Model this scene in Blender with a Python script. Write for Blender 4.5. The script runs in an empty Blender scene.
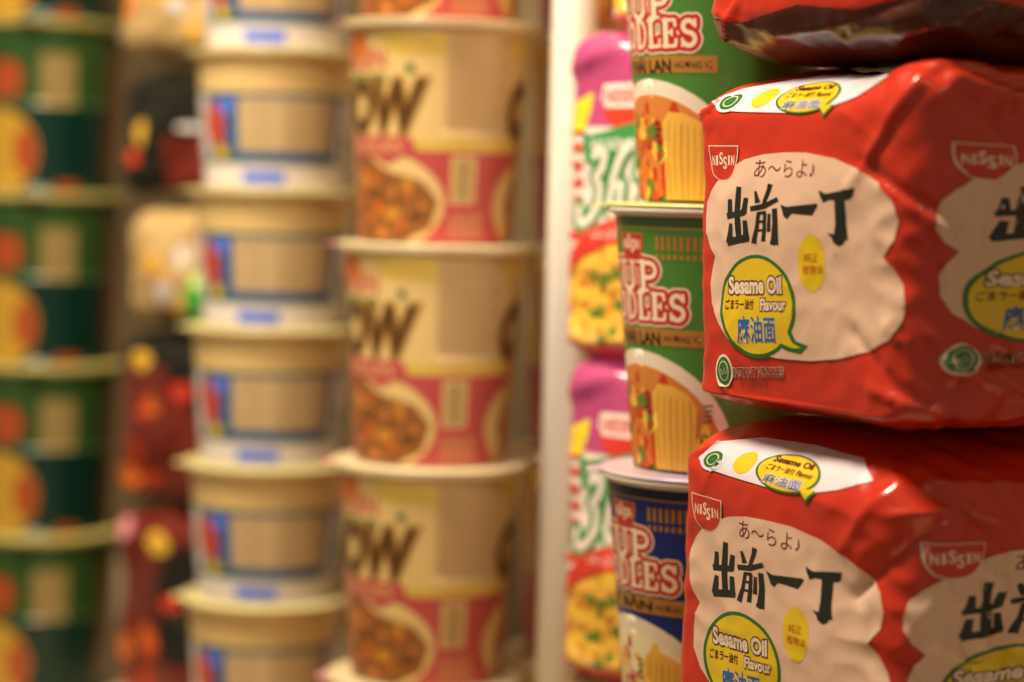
import bpy, bmesh, math, random
from mathutils import Vector, Matrix, noise
CM = 0.01
PI = math.pi
S = bpy.context.scene
COL = S.collection
random.seed(7)

# ------------------------------------------------------------------ camera
FPX = 2296.0
CAM_H = 34.8          # cm above the shelf board
PITCH = math.atan(151 / FPX)
ROLL = math.radians(1.45)
cam_d = bpy.data.cameras.new('camera'); cam = bpy.data.objects.new('camera', cam_d); COL.objects.link(cam)
cam_d.sensor_width = 22.3; cam_d.lens = FPX / 1024 * 22.3
cam_d.clip_start = 0.01
R_cam = Matrix.Rotation(PI / 2 - PITCH, 3, 'X') @ Matrix.Rotation(ROLL, 3, 'Z')
cam.matrix_world = Matrix.Translation((0, 0, CAM_H * CM)) @ R_cam.to_4x4()
cam_d.dof.use_dof = True
cam_d.dof.focus_distance = 0.835
D_AP = 0.0195
cam_d.dof.aperture_fstop = cam_d.lens * 0.001 / D_AP
cam_d.dof.aperture_blades = 0
S.camera = cam

def ray(px, py):
    return R_cam @ Vector(((px - 512) / FPX, (341 - py) / FPX, -1))
def at(px, py, Y):
    """point (cm) on the ray of a measured position, at distance Y in front of the camera"""
    r = ray(px, py); t = Y / r.y
    return Vector((r.x * t, Y, CAM_H + r.z * t))

# ------------------------------------------------------------------ materials
def lin(c):
    return tuple(((v / 255) / 12.92 if v / 255 <= .04045 else ((v / 255 + .055) / 1.055) ** 2.4) for v in c) + (1,)
MATS = {}
def mat(name, rgb, rough=.4, coat=0., spec=.5, bump=0., scale=60, metal=0., vary=.06, rgb2=None):
    if name in MATS: return MATS[name]
    m = bpy.data.materials.new(name); m.use_nodes = True
    nt = m.node_tree; b = nt.nodes['Principled BSDF']
    tc = nt.nodes.new('ShaderNodeTexCoord'); nz = nt.nodes.new('ShaderNodeTexNoise')
    nz.inputs['Scale'].default_value = scale; nz.inputs['Detail'].default_value = 3
    nt.links.new(tc.outputs['Object'], nz.inputs['Vector'])
    mx = nt.nodes.new('ShaderNodeMix'); mx.data_type = 'RGBA'
    c = lin(rgb); d = lin(rgb2) if rgb2 else tuple(v * (1 - vary) for v in c[:3]) + (1,)
    mx.inputs[6].default_value = c; mx.inputs[7].default_value = d
    nt.links.new(nz.outputs['Fac'], mx.inputs[0]); nt.links.new(mx.outputs[2], b.inputs['Base Color'])
    b.inputs['Roughness'].default_value = rough
    b.inputs['Metallic'].default_value = metal
    b.inputs['Specular IOR Level'].default_value = spec
    b.inputs['Coat Weight'].default_value = coat; b.inputs['Coat Roughness'].default_value = .12
    if bump:
        bp = nt.nodes.new('ShaderNodeBump'); bp.inputs['Strength'].default_value = bump; bp.inputs['Distance'].default_value = .002
        nt.links.new(nz.outputs['Fac'], bp.inputs['Height']); nt.links.new(bp.outputs['Normal'], b.inputs['Normal'])
    MATS[name] = m
    return m

FILM = dict(rough=.28, coat=.5, bump=.3, scale=45)
PAPER = dict(rough=.35, coat=.15, scale=80)
M_undershade = mat('underside_shade_brown', (84, 34, 20), **FILM)
M_red = mat('red_film', (208, 50, 24), **FILM)
M_peach = mat('peach_print', (240, 196, 168), **FILM)
M_ink = mat('dark_ink', (32, 34, 24), **FILM)
M_yellow = mat('yellow_print', (240, 200, 30), **FILM)
M_green = mat('green_print', (40, 110, 40), **FILM)
M_cream = mat('cream_print', (248, 222, 196), **FILM)
M_maroon = mat('maroon_print', (90, 22, 16), **FILM)
M_blue = mat('blue_print', (50, 100, 170), **FILM)
M_orange = mat('orange_print', (205, 70, 25), **FILM)
M_white = mat('white_print', (236, 222, 230), **FILM)
M_browntext = mat('brown_print', (110, 50, 30), **FILM)  # brown ink for small lettering

# ------------------------------------------------------------------ 2D shapes (lists of polygons)
def ell(cx, cy, rx, ry, n=40, a0=0, a1=2 * PI):
    return [(cx + rx * math.cos(a0 + (a1 - a0) * i / n), cy + ry * math.sin(a0 + (a1 - a0) * i / n)) for i in range(n)]
def arcpts(cx, cy, rx, ry, a0, a1, n=14):
    return [(cx + rx * math.cos(math.radians(a0 + (a1 - a0) * i / n)), cy + ry * math.sin(math.radians(a0 + (a1 - a0) * i / n))) for i in range(n + 1)]
def rect(x0, y0, x1, y1):
    return [(x0, y0), (x1, y0), (x1, y1), (x0, y1)]
def blob(cx, cy, rx, ry, jag=.25, n=11, rnd=random):
    return [(cx + rx * (1 - jag * rnd.random()) * math.cos(2 * PI * i / n), cy + ry * (1 - jag * rnd.random()) * math.sin(2 * PI * i / n)) for i in range(n)]
def stroke(pts, widths, extra=0., caps=True):
    """tapered brush stroke as quads plus round joints"""
    if not hasattr(widths, '__len__'): widths = [widths] * len(pts)
    out = []
    for i in range(len(pts) - 1):
        (x0, y0), (x1, y1) = pts[i], pts[i + 1]
        d = math.hypot(x1 - x0, y1 - y0) or 1e-6
        nx, ny = -(y1 - y0) / d, (x1 - x0) / d
        a = widths[i] / 2 + extra; b = widths[i + 1] / 2 + extra
        out.append([(x0 + nx * a, y0 + ny * a), (x0 - nx * a, y0 - ny * a), (x1 - nx * b, y1 - ny * b), (x1 + nx * b, y1 + ny * b)])
    for k, (p, w) in enumerate(zip(pts, widths)):
        if caps or 0 < k < len(pts) - 1 or extra:
            out.append(ell(p[0], p[1], w / 2 + extra, w / 2 + extra, 10))
    return out

class Layer:
    """flat art: polygons or font text, each with a material and a layer number"""
    def __init__(self): self.items = []
    def poly(self, polys, m, lev=1):
        if polys and not hasattr(polys[0][0], '__len__'): polys = [polys]
        self.items.append(('p', polys, m, lev)); return self
    def text(self, s, x0, x1, y0, y1, m, lev=3, bold=0., slant=0., grow=0.):
        self.items.append(('t', (s, x0, x1, y0, y1, bold, slant, grow), m, lev)); return self

_tc = {}
def text_mesh(s, bold):
    k = (s, bold)
    if k not in _tc:
        cu = bpy.data.curves.new('t', 'FONT'); cu.body = s; cu.fill_mode = 'BOTH'; cu.offset = bold; cu.resolution_u = 3
        o = bpy.data.objects.new('t', cu); COL.objects.link(o)
        dg = bpy.context.evaluated_depsgraph_get(); ev = o.evaluated_get(dg); me = ev.to_mesh()
        V = [(v.co.x, v.co.y) for v in me.vertices]; F = [tuple(p.vertices) for p in me.polygons]
        ev.to_mesh_clear(); bpy.data.objects.remove(o); bpy.data.curves.remove(cu)
        _tc[k] = (V, F)
    return _tc[k]

def flat_bm(item):
    bm = bmesh.new()
    if item[0] == 'p':
        for pl in item[1]:
            vs = [bm.verts.new((x, y, 0)) for x, y in pl]
            try: bm.faces.new(vs)
            except ValueError: pass
        bmesh.ops.triangulate(bm, faces=bm.faces[:])
    else:
        s, x0, x1, y0, y1, bold, slant, grow = item[1]
        V0, F0 = text_mesh(s, 0.)
        V, F = text_mesh(s, bold)
        if not V0: return bm
        ax, bx = min(v[0] for v in V0), max(v[0] for v in V0); ay, by = min(v[1] for v in V0), max(v[1] for v in V0)
        kx = (x1 - x0) / (bx - ax); ky = (y1 - y0) / (by - ay)
        vs = [bm.verts.new((x0 + (v[0] - ax) * kx + slant * (v[1] - ay) * abs(ky), y0 + (v[1] - ay) * ky, 0)) for v in V]
        for f in F:
            if len(set(f)) == len(f):
                try: bm.faces.new([vs[i] for i in f])
                except ValueError: pass
        bmesh.ops.triangulate(bm, faces=bm.faces[:])
    return bm

def emit(layer, conv, surf, bmt, mats, grid=.35, base=.014, step=.007, clip=None):
    """press flat art on a surface: conv(x,y)->(u,w) in cm, surf(u,w,off)->point"""
    for it in layer.items:
        bm = flat_bm(it)
        for v in bm.verts:
            u, w = conv(v.co.x, v.co.y); v.co = (u, w, 0)
        if not bm.verts: bm.free(); continue
        x0 = min(v.co.x for v in bm.verts); x1 = max(v.co.x for v in bm.verts)
        y0 = min(v.co.y for v in bm.verts); y1 = max(v.co.y for v in bm.verts)
        if clip:
            for co, no in (((clip[0], 0, 0), (-1, 0, 0)), ((clip[1], 0, 0), (1, 0, 0)), ((0, clip[2], 0), (0, -1, 0)), ((0, clip[3], 0), (0, 1, 0))):
                bmesh.ops.bisect_plane(bm, geom=bm.verts[:] + bm.edges[:] + bm.faces[:], plane_co=co, plane_no=no, clear_outer=True)
        for a, b, ax in ((x0, x1, 0), (y0, y1, 1)):
            k = math.ceil(a / grid)
            while k * grid < b:
                co = [0, 0, 0]; no = [0, 0, 0]; co[ax] = k * grid; no[ax] = 1
                bmesh.ops.bisect_plane(bm, geom=bm.verts[:] + bm.edges[:] + bm.faces[:], plane_co=co, plane_no=no)
                k += 1
        m = it[2]
        if m not in mats: mats.append(m)
        mi = mats.index(m); off = base + step * it[3]
        mp = {}
        for v in bm.verts: mp[v.index] = None
        bm.verts.index_update()
        new = [bmt.verts.new(surf(v.co.x, v.co.y, off)) for v in bm.verts]
        for f in bm.faces:
            idx = [v.index for v in f.verts]
            f.normal_update()
            if f.normal.z < 0: idx.reverse()
            try:
                nf = bmt.faces.new([new[i] for i in idx]); nf.material_index = mi; nf.smooth = True
            except ValueError: pass
        bm.free()

def link(name, bm, mats, parent=None, smooth=True):
    me = bpy.data.meshes.new(name)
    if smooth:
        for f in bm.faces: f.smooth = True
    for v in bm.verts: v.co = v.co * CM
    bm.to_mesh(me); bm.free()
    for m in mats: me.materials.append(m)
    o = bpy.data.objects.new(name, me); COL.objects.link(o)
    if parent: o.parent = parent
    return o
def tag(o, label, cat, group=None):
    o['label'] = label; o['category'] = cat
    if group: o['group'] = group
    return o
def empty(name):
    o = bpy.data.objects.new(name, None); COL.objects.link(o); o.empty_display_size = .02
    return o
def copy_tree(o, parent=None):
    c = o.copy(); COL.objects.link(c); c.parent = parent
    for ch in [k for k in COL.objects if k.parent == o]: copy_tree(ch, c)
    return c

# ------------------------------------------------------------------ generic emblem and lettering
def shield(L, cx, top, w, h, m_fill, m_line, m_txt, lev=2, lw=.09):
    def sh(k):
        ww = w / 2 + k; pts = [(cx - ww, top + k), (cx + ww, top + k)]
        for i in range(1, 12):
            a = i / 12 * PI
            pts.append((cx + ww * math.cos(a) ** 1 if abs(math.cos(a)) > 0 else cx, top - (h + k) * (math.sin(a) ** .75)))
        return pts
    L.poly([sh(0)], m_line, lev); L.poly([sh(-lw)], m_fill, lev + 1)
    tw = w * .74; th = h * .30; x = cx - tw / 2; y = top - h * .52
    cw = tw / 6
    for i, ch in enumerate('NISSIN'):
        dy = {2: th * .22, 3: -th * .22}.get(i, 0); k = 1.25 if i in (2, 3) else 1
        wi = cw * (.34 if ch == 'I' else .86)
        cxx = x + cw * (i + .5)
        L.text(ch, cxx - wi / 2, cxx + wi / 2, y + dy - (k - 1) * th / 2, y + dy + th * k, m_txt, lev + 2, bold=.02)

def slab(ch):
    """slab serif letters as strokes in a 1-high box: (points, width)"""
    T = .2; t = .09
    v = lambda x, a=.06, b=.94: ([(x, a), (x, b)], T)
    s = lambda x, y, w=.17: ([(x - w, y), (x + w, y)], t)
    if ch == 'C': return [(arcpts(.42, .5, .3, .42, 50, 310), T * .85), ([(.66, .95), (.66, .68)], t)], .82
    if ch == 'U': return [([(.18, .92), (.18, .32)] + arcpts(.42, .32, .24, .25, 180, 360), T * .85), ([(.66, .32), (.66, .92)], T * .6), s(.18, .95), s(.66, .95, .14)], .86
    if ch == 'P': return [v(.2), s(.2, .05), s(.16, .95, .13), ([(.2, .92)] + arcpts(.42, .69, .2, .23, 90, -90) + [(.2, .46)], T * .7)], .76
    if ch == 'N': return [([(.16, .06), (.16, .92)], t * 1.1), ([(.18, .9), (.62, .1)], T), ([(.66, .1), (.66, .94)], t * 1.1), s(.16, .05, .13), s(.14, .95, .12), s(.66, .95, .13)], .84
    if ch == 'O': return [(arcpts(.4, .5, .27, .42, 0, 360, 24), T * .9)], .8
    if ch == 'D': return [v(.2), ([(.1, .95), (.34, .95)] + arcpts(.36, .5, .28, .45, 90, -90) + [(.1, .05)], T * .62)], .76
    if ch == 'L': return [v(.2), s(.2, .95), ([(.08, .05), (.6, .05), (.62, .28)], t * 1.3)], .7
    if ch == 'E': return [v(.2), ([(.08, .95), (.58, .95), (.6, .75)], t * 1.2), ([(.2, .52), (.46, .52)], t), ([(.46, .62), (.46, .42)], t), ([(.08, .05), (.6, .05), (.63, .27)], t * 1.3)], .74
    if ch == 'S': return [([(.58, .78)] + arcpts(.36, .72, .2, .2, 30, 250) + arcpts(.38, .28, .22, .22, 70, -150), T * .85), ([(.6, .96), (.6, .7)], t), ([(.13, .04), (.13, .3)], t)], .72
def slab_word(L, word, cx, y0, h, w, mats, lev, grows):
    G = [slab(c) for c in word]; tot = sum(g[1] for g in G); k = w / tot
    for m, g, lv in zip(mats, grows, range(lev, lev + 9)):
        x = cx - w / 2; P = []
        for st, adv in G:
            for pts, wd in st:
                P += stroke([(x + px * k, y0 + py * h) for px, py in pts], wd * min(h, k), g)
            x += adv * k
        L.poly(P, m, lv)

# ------------------------------------------------------------------ lathe / cup
def cup_surf(rb, rt, h):
    def f(a, z, off=0.):
        r = rb + (rt - rb) * z / h + off
        Rm = (rb + rt) / 2
        th = a / Rm - PI / 2            # art centre faces local -Y, +a to the right
        return Vector((r * math.cos(th), r * math.sin(th), z))
    return f
def lathe(prof, mi=None, n=72):
    bm = bmesh.new(); rings = []
    for r, z in prof:
        rings.append([bm.verts.new((r * math.cos(2 * PI * i / n), r * math.sin(2 * PI * i / n), z)) for i in range(n)])
    for k in range(len(rings) - 1):
        for i in range(n):
            f = bm.faces.new((rings[k][i], rings[k][(i + 1) % n], rings[k + 1][(i + 1) % n], rings[k + 1][i]))
            if mi: f.material_index = mi[k]
    for ring in (rings[0], rings[-1]):
        if (Vector(ring[0].co).xy.length) > .01:
            bm.faces.new(ring)
    bmesh.ops.recalc_face_normals(bm, faces=bm.faces[:])
    return bm

def make_cup(name, rb, rt, rim, h, body_m, rim_m, lid_m, tab_m, art, tab_dir=-90, tab_len=.8, bands=None, foot=None):
    """cup with printed body, rolled rim, foil lid and pull tab; overall height h (lid top)"""
    root = empty(name)
    hb = h - .35
    prof = [(rb - .45, .28), (rb - .3, .28), (rb - .25, .0), (rb, .0)]
    nseg = 20
    for i in range(nseg + 1): prof.append((rb + (rt - rb) * i / nseg, .0 + hb * i / nseg))
    bm = lathe(prof)
    mats = [body_m]
    sf = cup_surf(rb, rt, hb)
    emit(art, lambda x, y: (x, y), sf, bm, mats, grid=.4, base=.012, step=.006)
    link('cup_body', bm, mats, root)
    pr = [(rt - .02, hb - .28)] + [(rt + (rim - rt) * .5 + (rim - rt) * .5 * math.cos(a), hb - .02 + .13 * math.sin(a)) for a in [math.radians(q) for q in range(-80, 95, 15)]] + [(rt - .1, hb + .12)]
    link('rim', lathe(pr), [rim_m], root)
    lp = [(rim + .02, hb + .1), (rim + .04, hb + .17), (rim - .02, hb + .22), (rim - .3, hb + .25), (rim - .6, hb + .22), (rb + .1, hb + .26), (rb - .6, hb + .33), (.02, hb + .35)]
    lid = link('lid', lathe(lp), [lid_m], root)
    # pull tab
    bm = bmesh.new(); a = math.radians(tab_dir)
    outer = [(rim - .5, -.95), (rim + tab_len * .55, -.75), (rim + tab_len, -.3), (rim + tab_len, .3), (rim + tab_len * .55, .75), (rim - .5, .95)]
    lo = [bm.verts.new((x * math.cos(a) - y * math.sin(a), x * math.sin(a) + y * math.cos(a), hb + .2 - .12 * (x > rim))) for x, y in outer]
    up = [bm.verts.new(v.co + Vector((0, 0, .05))) for v in lo]
    bm.faces.new(up); bm.faces.new(lo[::-1])
    for i in range(6): bm.faces.new((lo[i], lo[(i + 1) % 6], up[(i + 1) % 6], up[i]))
    bmesh.ops.recalc_face_normals(bm, faces=bm.faces[:])
    link('pull_tab', bm, [tab_m], lid, smooth=False)
    return root

M_gold = mat('gold_print', (176, 120, 48), rough=.35, coat=.1)
M_letter = mat('letter_cream', (245, 215, 180), **PAPER)
M_lred = mat('letter_red', (190, 40, 22), **PAPER)
M_blk = mat('black_print', (28, 22, 16), **PAPER)
M_bowl = mat('bowl_cream_print', (240, 218, 190), **PAPER)
F_or = mat('food_orange', (224, 112, 36), **PAPER); F_ye = mat('food_yellow', (244, 190, 66), **PAPER)
F_rd = mat('food_red', (196, 60, 26), **PAPER); F_gr = mat('food_green', (96, 124, 40), **PAPER)
F_bg = mat('food_ground', (214, 128, 56), **PAPER); F_nd = mat('noodle_gold', (236, 176, 70), **PAPER)
F_nd2 = mat('noodle_brown', (208, 140, 48), **PAPER); F_wh = mat('food_white', (246, 226, 180), **PAPER)

def cup_noodle_art(body_dark, body_line, flavour, pale=False):
    L = Layer(); K = 7.4                    # body height in use ~10.2
    L.poly([rect(-12.5, 9.72, 12.5, 10.05)], body_dark, 1)
    L.poly([rect(-12.5, 9.62, 12.5, 9.68)], body_line, 1)
    shield(L, .35, 9.45, 1.55, 1.25, M_lred, M_gold, M_letter, 2, .07)
    for i in range(-40, 41):
        a = i * .25
        if abs(a - .35) < 1.25 or abs(a) > 5.2: continue
        L.poly([rect(a - .07, 8.78, a + .07, 9.35)], M_gold, 1)
        L.poly([rect(a - .07, 8.42, a + .07, 8.64)], M_gold, 1)
    slab_word(L, 'CUP', 0.0, 7.12, 1.25, 3.7, [M_letter, M_lred, M_letter], 1, [.23, .155, .0])
    slab_word(L, 'NOODLES', 0, 6.0, 1.12, 5.9, [M_letter, M_lred, M_letter], 1, [.23, .155, .0])
    L.poly([rect(-3.2, 5.02, 3.7, 5.68)], M_gold, 1)
    L.text(flavour, -3.0, 1.75, 5.06, 5.66, M_blk, 3, bold=.03)
    L.text('HƯƠNG VỊ', 1.95, 3.5, 5.12, 5.5, M_blk, 3)
    # bowl picture
    L.poly([[(x, y) for x, y in ell(0.4, .2, 4.7, 4.6, 48) if y >= .0]], M_bowl, 1)
    L.poly([[(x, y) for x, y in ell(0.4, .2, 4.25, 4.0, 48) if y >= .0]], F_bg if not pale else F_wh, 2)
    rnd = random.Random(11)
    cols = [F_or, F_ye, F_rd, F_or, F_ye, F_gr, F_rd] if not pale else [F_wh, F_nd, F_rd, F_gr, F_nd, F_wh, F_ye]
    for i in range(190):
        x = rnd.uniform(-3.5, 4.4); y = rnd.uniform(.1, 3.8)
        if ((x - .4) / 4.0) ** 2 + ((y - .2) / 3.6) ** 2 > 1: continue
        r = rnd.uniform(.16, .42)
        L.poly([[(px, max(py, .02)) for px, py in blob(x, y, r * rnd.uniform(.6, 1.3), r * rnd.uniform(.8, 1.5), .45, 7, rnd)]], cols[i % len(cols)], 3 + (i % 4))
    # lifted bundle of noodles
    q = 1.0
    L.poly([[(q + x, y) for x, y in ((.35, .05), (.3, 2.0), (.25, 3.1), (.6, 3.5), (1.3, 3.45), (2.0, 3.15), (2.4, 2.6), (2.35, 1.5), (2.4, .05))]], F_nd, 8)
    for i in range(13):
        x = q + .45 + i * .145
        L.poly(stroke([(x + .05, 3.2 - .03 * i), (x - .1 + .02 * i, 1.8), (x + .03 * (i % 3), .1)], .035 + .02 * (i % 3), caps=False), F_nd2 if i % 2 else F_ye, 9)
    for i in range(4):
        L.poly([rect(q - .15, 2.3 + i * .24, q + .15, 2.37 + i * .24)], M_blk, 9)
        L.poly([rect(q + 2.6, 2.1 + i * .2, q + 3.05, 2.16 + i * .2)], M_blk, 9)
    return L

G1 = mat('cup_green', (74, 128, 46), **PAPER); G1d = mat('cup_green_dark', (56, 76, 34), **PAPER)
B1 = mat('cup_blue', (26, 40, 110), **PAPER); B1d = mat('cup_blue_dark', (18, 22, 44), **PAPER)
M_rimw = mat('rim_white', (240, 228, 205), rough=.4)
M_foil = mat('lid_gold', (232, 214, 120), rough=.3, coat=.3)
M_foilb = mat('lid_blue', (250, 216, 130), rough=.3, coat=.3, rgb2=(120, 120, 235), scale=24)
green_cup = make_cup('noodle_cup', 3.2, 4.25, 4.6, 10.72, G1, M_rimw, M_foil, M_foil, cup_noodle_art(G1d, M_gold, 'CANH THÁI LAN'), tab_dir=-112, tab_len=.6)
blue_cup = make_cup('noodle_cup', 3.2, 4.25, 4.6, 10.72, B1, M_rimw, M_foilb, M_foilb, cup_noodle_art(B1d, M_gold, 'NHẬT BẢN', True), tab_dir=-112, tab_len=.55)

DROW = Vector((-.54, .842, 0)); NIN = Vector((.842, .54, 0))     # along the shelf (away) and into the shelf
ROWROT = math.atan2(-.842, .54)                                  # local X = toward the near end, local Y = into the shelf

def place(o, p, z, rot):
    o.location = (p.x * CM, p.y * CM, z * CM); o.rotation_euler = (0, 0, rot)

risers = []
def tray(p, z, wx, wy, label, rot=ROWROT):
    """plain cardboard tray that lifts a stack"""
    if z < .3: return
    bm = bmesh.new(); t = .15
    def bx(x0, y0, z0, x1, y1, z1):
        r = bmesh.ops.create_cube(bm, size=1)['verts']
        for v in r: v.co = Vector(((x0 + x1) / 2 + v.co.x * (x1 - x0), (y0 + y1) / 2 + v.co.y * (y1 - y0), (z0 + z1) / 2 + v.co.z * (z1 - z0)))
    bx(-wx, -wy, 0, wx, wy, t); bx(-wx, -wy, z - t, wx, wy, z)
    for sx in (-1, 1): bx(sx * wx - t / 2, -wy, t, sx * wx + t / 2, wy, z - t)
    for sy in (-1, 1): bx(-wx, sy * wy - t / 2, t, wx, sy * wy + t / 2, z - t)
    o = link('cardboard_tray', bm, [mat('cardboard', (180, 140, 96), rough=.8, bump=.3, scale=120)], smooth=False)
    tag(o, label, 'tray'); place(o, p, 0.002, rot)
    return o

# the column of tall cups beside the red packs
pitch = 10.72
Ycup = 93.3
ctr = at(712, 465, Ycup)
zb = ctr.z - pitch
cup_rot = math.radians(-68)   # art faces the aisle
place(blue_cup, ctr, zb, cup_rot)
place(green_cup, ctr, zb + pitch, cup_rot)
g2 = copy_tree(green_cup); place(g2, ctr, zb + 2 * pitch, cup_rot + math.radians(2))
tag(blue_cup, 'dark blue noodle cup with violet lid, left of the red packs', 'noodle cup')
tag(green_cup, 'whole green noodle cup standing on the dark blue cup, left of the red packs', 'noodle cup', 'green noodle cups beside the red packs')
tag(g2, 'upper green noodle cup cut by the top of the picture, on another green cup', 'noodle cup', 'green noodle cups beside the red packs')
tray(ctr, zb, 3.6, 3.6, 'low cardboard tray under the dark blue noodle cup')

# ------------------------------------------------------------------ film packs
class Pack:
    def __init__(s, hx, hy, H, r=1.6, ti=3., tr=1.6, bi=2.2, br=1.3, bulge=.35, seed=0, namp=.13, folds=(), peak=None, shear=0., taper=0., rough=1.):
        s.hx, s.hy, s.H, s.r, s.ti, s.tr, s.bi, s.br, s.b, s.seed, s.namp, s.folds, s.peak = hx, hy, H, r, ti, tr, bi, br, bulge, seed, namp, folds, peak
        s.La = PI / 2 * math.sqrt((ti * ti + tr * tr) / 2); s.Lb = PI / 2 * math.sqrt((bi * bi + br * br) / 2)
        if not hasattr(r, '__len__'): r = (r, r, r, r)      # far-front, near-front, near-back, far-back
        s.r = r; r0, r1, r2, r3 = r
        s.segs = [(2 * hx - r0 - r1, (-hx + r0, -hy), (1, 0), (0, -1)), (PI / 2 * r1, (hx - r1, -hy + r1), -90, r1), (2 * hy - r1 - r2, (hx, -hy + r1), (0, 1), (1, 0)), (PI / 2 * r2, (hx - r2, hy - r2), 0, r2),
                  (2 * hx - r2 - r3, (hx - r2, hy), (-1, 0), (0, 1)), (PI / 2 * r3, (-hx + r3, hy - r3), 90, r3), (2 * hy - r3 - r0, (-hx, hy - r3), (0, -1), (-1, 0)), (PI / 2 * r0, (-hx + r0, -hy + r0), 180, r0)]
        s.P = sum(g[0] for g in s.segs)
        s.shear, s.taper, s.rough = shear, taper, rough
        m = min(hx, hy)
        s.w0 = br - s.Lb - (m - bi); s.w1 = H - tr + s.La + (m - ti)
    def foot(s, u):
        """u = 0 at the far corner of the front face"""
        u = (u - s.r[0]) % s.P
        hx, hy = s.hx, s.hy
        for L, p, d, n in s.segs:
            if u <= L:
                if not isinstance(d, tuple):
                    a = math.radians(d) + u / n
                    return (p[0] + n * math.cos(a), p[1] + n * math.sin(a), math.cos(a), math.sin(a), 0.)
                return (p[0] + d[0] * u, p[1] + d[1] * u, n[0], n[1], math.sin(PI * u / L))
            u -= L
        return (-hx + s.r[0], -hy, 0, -1, 0.)
    def prof(s, w):
        if w > s.H - s.tr:
            t = w - (s.H - s.tr); f = min(t / s.La, 1) * PI / 2
            return s.ti * (1 - math.cos(f)) + max(0, t - s.La), s.H - s.tr + s.tr * math.sin(f), math.cos(f), math.sin(f)
        if w < s.br:
            t = s.br - w; f = min(t / s.Lb, 1) * PI / 2
            return s.bi * (1 - math.cos(f)) + max(0, t - s.Lb), s.br - s.br * math.sin(f), math.cos(f), -math.sin(f)
        return 0, w, 1, 0
    def pt(s, u, w):
        x, y, nx, ny, bl = s.foot(u); ins, z, cn, sn = s.prof(w)
        px = x * max(0, 1 - ins / s.hx); py = y * max(0, 1 - ins / s.hy)
        side = max(0, min(1, cn))
        mid = math.sin(PI * max(0, min(1, z / s.H)))
        d = s.b * bl * mid * side
        p = Vector((px, py, z))
        q = p * .33 + Vector((s.seed * 7.3, 0, 0)); q2 = p * .9 + Vector((0, s.seed * 5.1, 0))
        edge = 1 - .6 * side * bl
        if sn > .97 or sn < -.97: edge *= .35
        nz = s.namp * (noise.noise(q) + .45 * edge * (1 - 2 * abs(noise.noise(q2))))
        far = min(1., max(0., ((u % s.P) - 9.5) / 3.)) if (u % s.P) < s.P - 3 else 0.
        nz *= 1 + far * .8 * s.rough
        if far > 0:
            q3 = Vector((p.x * .9 + p.z * .5, p.y * .9 + p.z * .25, p.z * .55 + s.seed * 3.7))
            nz += far * s.rough * .16 * (1 - 3 * abs(noise.noise(q3)))
        d += nz
        for (u0, w0, u1, w1, amp, wd) in s.folds:
            du, dw = u1 - u0, w1 - w0; L2 = du * du + dw * dw
            uu = u if abs(u - (u0 + u1) / 2) < s.P / 2 else u - s.P
            t = ((uu - u0) * du + (w - w0) * dw) / L2
            tc = max(0., min(1., t))
            ex = uu - (u0 + du * tc); ey = w - (w0 + dw * tc)
            dist = math.hypot(ex, ey)
            if dist < wd * 4:
                d += amp * math.exp(-dist / wd) * (.35 + .65 * math.sin(PI * (.15 + .7 * tc)))
        n = Vector((nx * cn, ny * cn, sn))
        if s.peak:
            for (pu, pw, au, aw, hgt) in s.peak:
                uw_ = u if abs(u - pu) < s.P / 2 else u - s.P
                e = ((uw_ - pu) / au) ** 2 + ((w - pw) / aw) ** 2
                if e < 9: p += Vector((nx * .25, ny * .25, .9)) * hgt * math.exp(-e)
        p += n * d
        if s.taper and p.x < 0: p.x *= 1 - s.taper * (1 - p.z / s.H)
        p.z -= s.shear * (p.x + s.hx) * p.z / s.H
        if p.z < 0: p.z = 0.
        return p
    def surf(s, u, w, off=0.):
        p = s.pt(u, w)
        if off:
            e = .06
            n = (s.pt(u + e, w) - s.pt(u - e, w)).cross(s.pt(u, w + e) - s.pt(u, w - e))
            if n.length > 1e-9: p = p + n.normalized() * off
        return p
    def mesh(s, step=.2):
        bm = bmesh.new(); nu = int(s.P / step); nw = int((s.w1 - s.w0) / step)
        rows = []
        for j in range(nw + 1):
            w = s.w0 + (s.w1 - s.w0) * j / nw
            rows.append([bm.verts.new(s.pt(s.P * i / nu, w)) for i in range(nu)])
        for j in range(nw):
            for i in range(nu):
                bm.faces.new((rows[j][i], rows[j][(i + 1) % nu], rows[j + 1][(i + 1) % nu], rows[j + 1][i]))
        return bm

# art of the red pack, traced in the frame of the middle pack, as shapes on its face plane
def Z1(x, y): return (690 + x / 4.264, 130 + y / 4.264)
RED = Layer()
BLOB = [Z1(62, 375), Z1(68, 310), Z1(90, 260), Z1(125, 210), Z1(170, 170), Z1(250, 127), Z1(330, 105), Z1(420, 97), Z1(520, 98), Z1(640, 123), Z1(740, 168), Z1(820, 232), Z1(872, 305), Z1(890, 390), Z1(875, 470), (884, 257), (893, 268), (900, 285), (903, 303), (900, 322), (890, 340), (870, 352), (842, 359), (813, 361), (780, 358), (745, 350), (728, 338), (717, 322), (710, 303), (709, 282), (711, 268), (715, 256), (709, 246), (705, 232)]
RED.poly([BLOB], M_peach, 1)
def zs(pts, ws):
    return stroke([Z1(*p) for p in pts], [w / 4.264 * 1.3 for w in ws], caps=False)
K = []
KW = 1.0
K += zs([(234, 243), (226, 340), (230, 455)], [17, 22, 20]); K += zs([(190, 295), (188, 372)], [14, 22])
K += zs([(172, 368), (264, 352)], [20, 20]); K += zs([(266, 290), (258, 358)], [16, 22])
K += zs([(192, 398), (184, 478)], [14, 26]); K += zs([(172, 482), (205, 472), (276, 458)], [20, 24, 26]); K += zs([(262, 385), (266, 466)], [16, 24])
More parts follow.
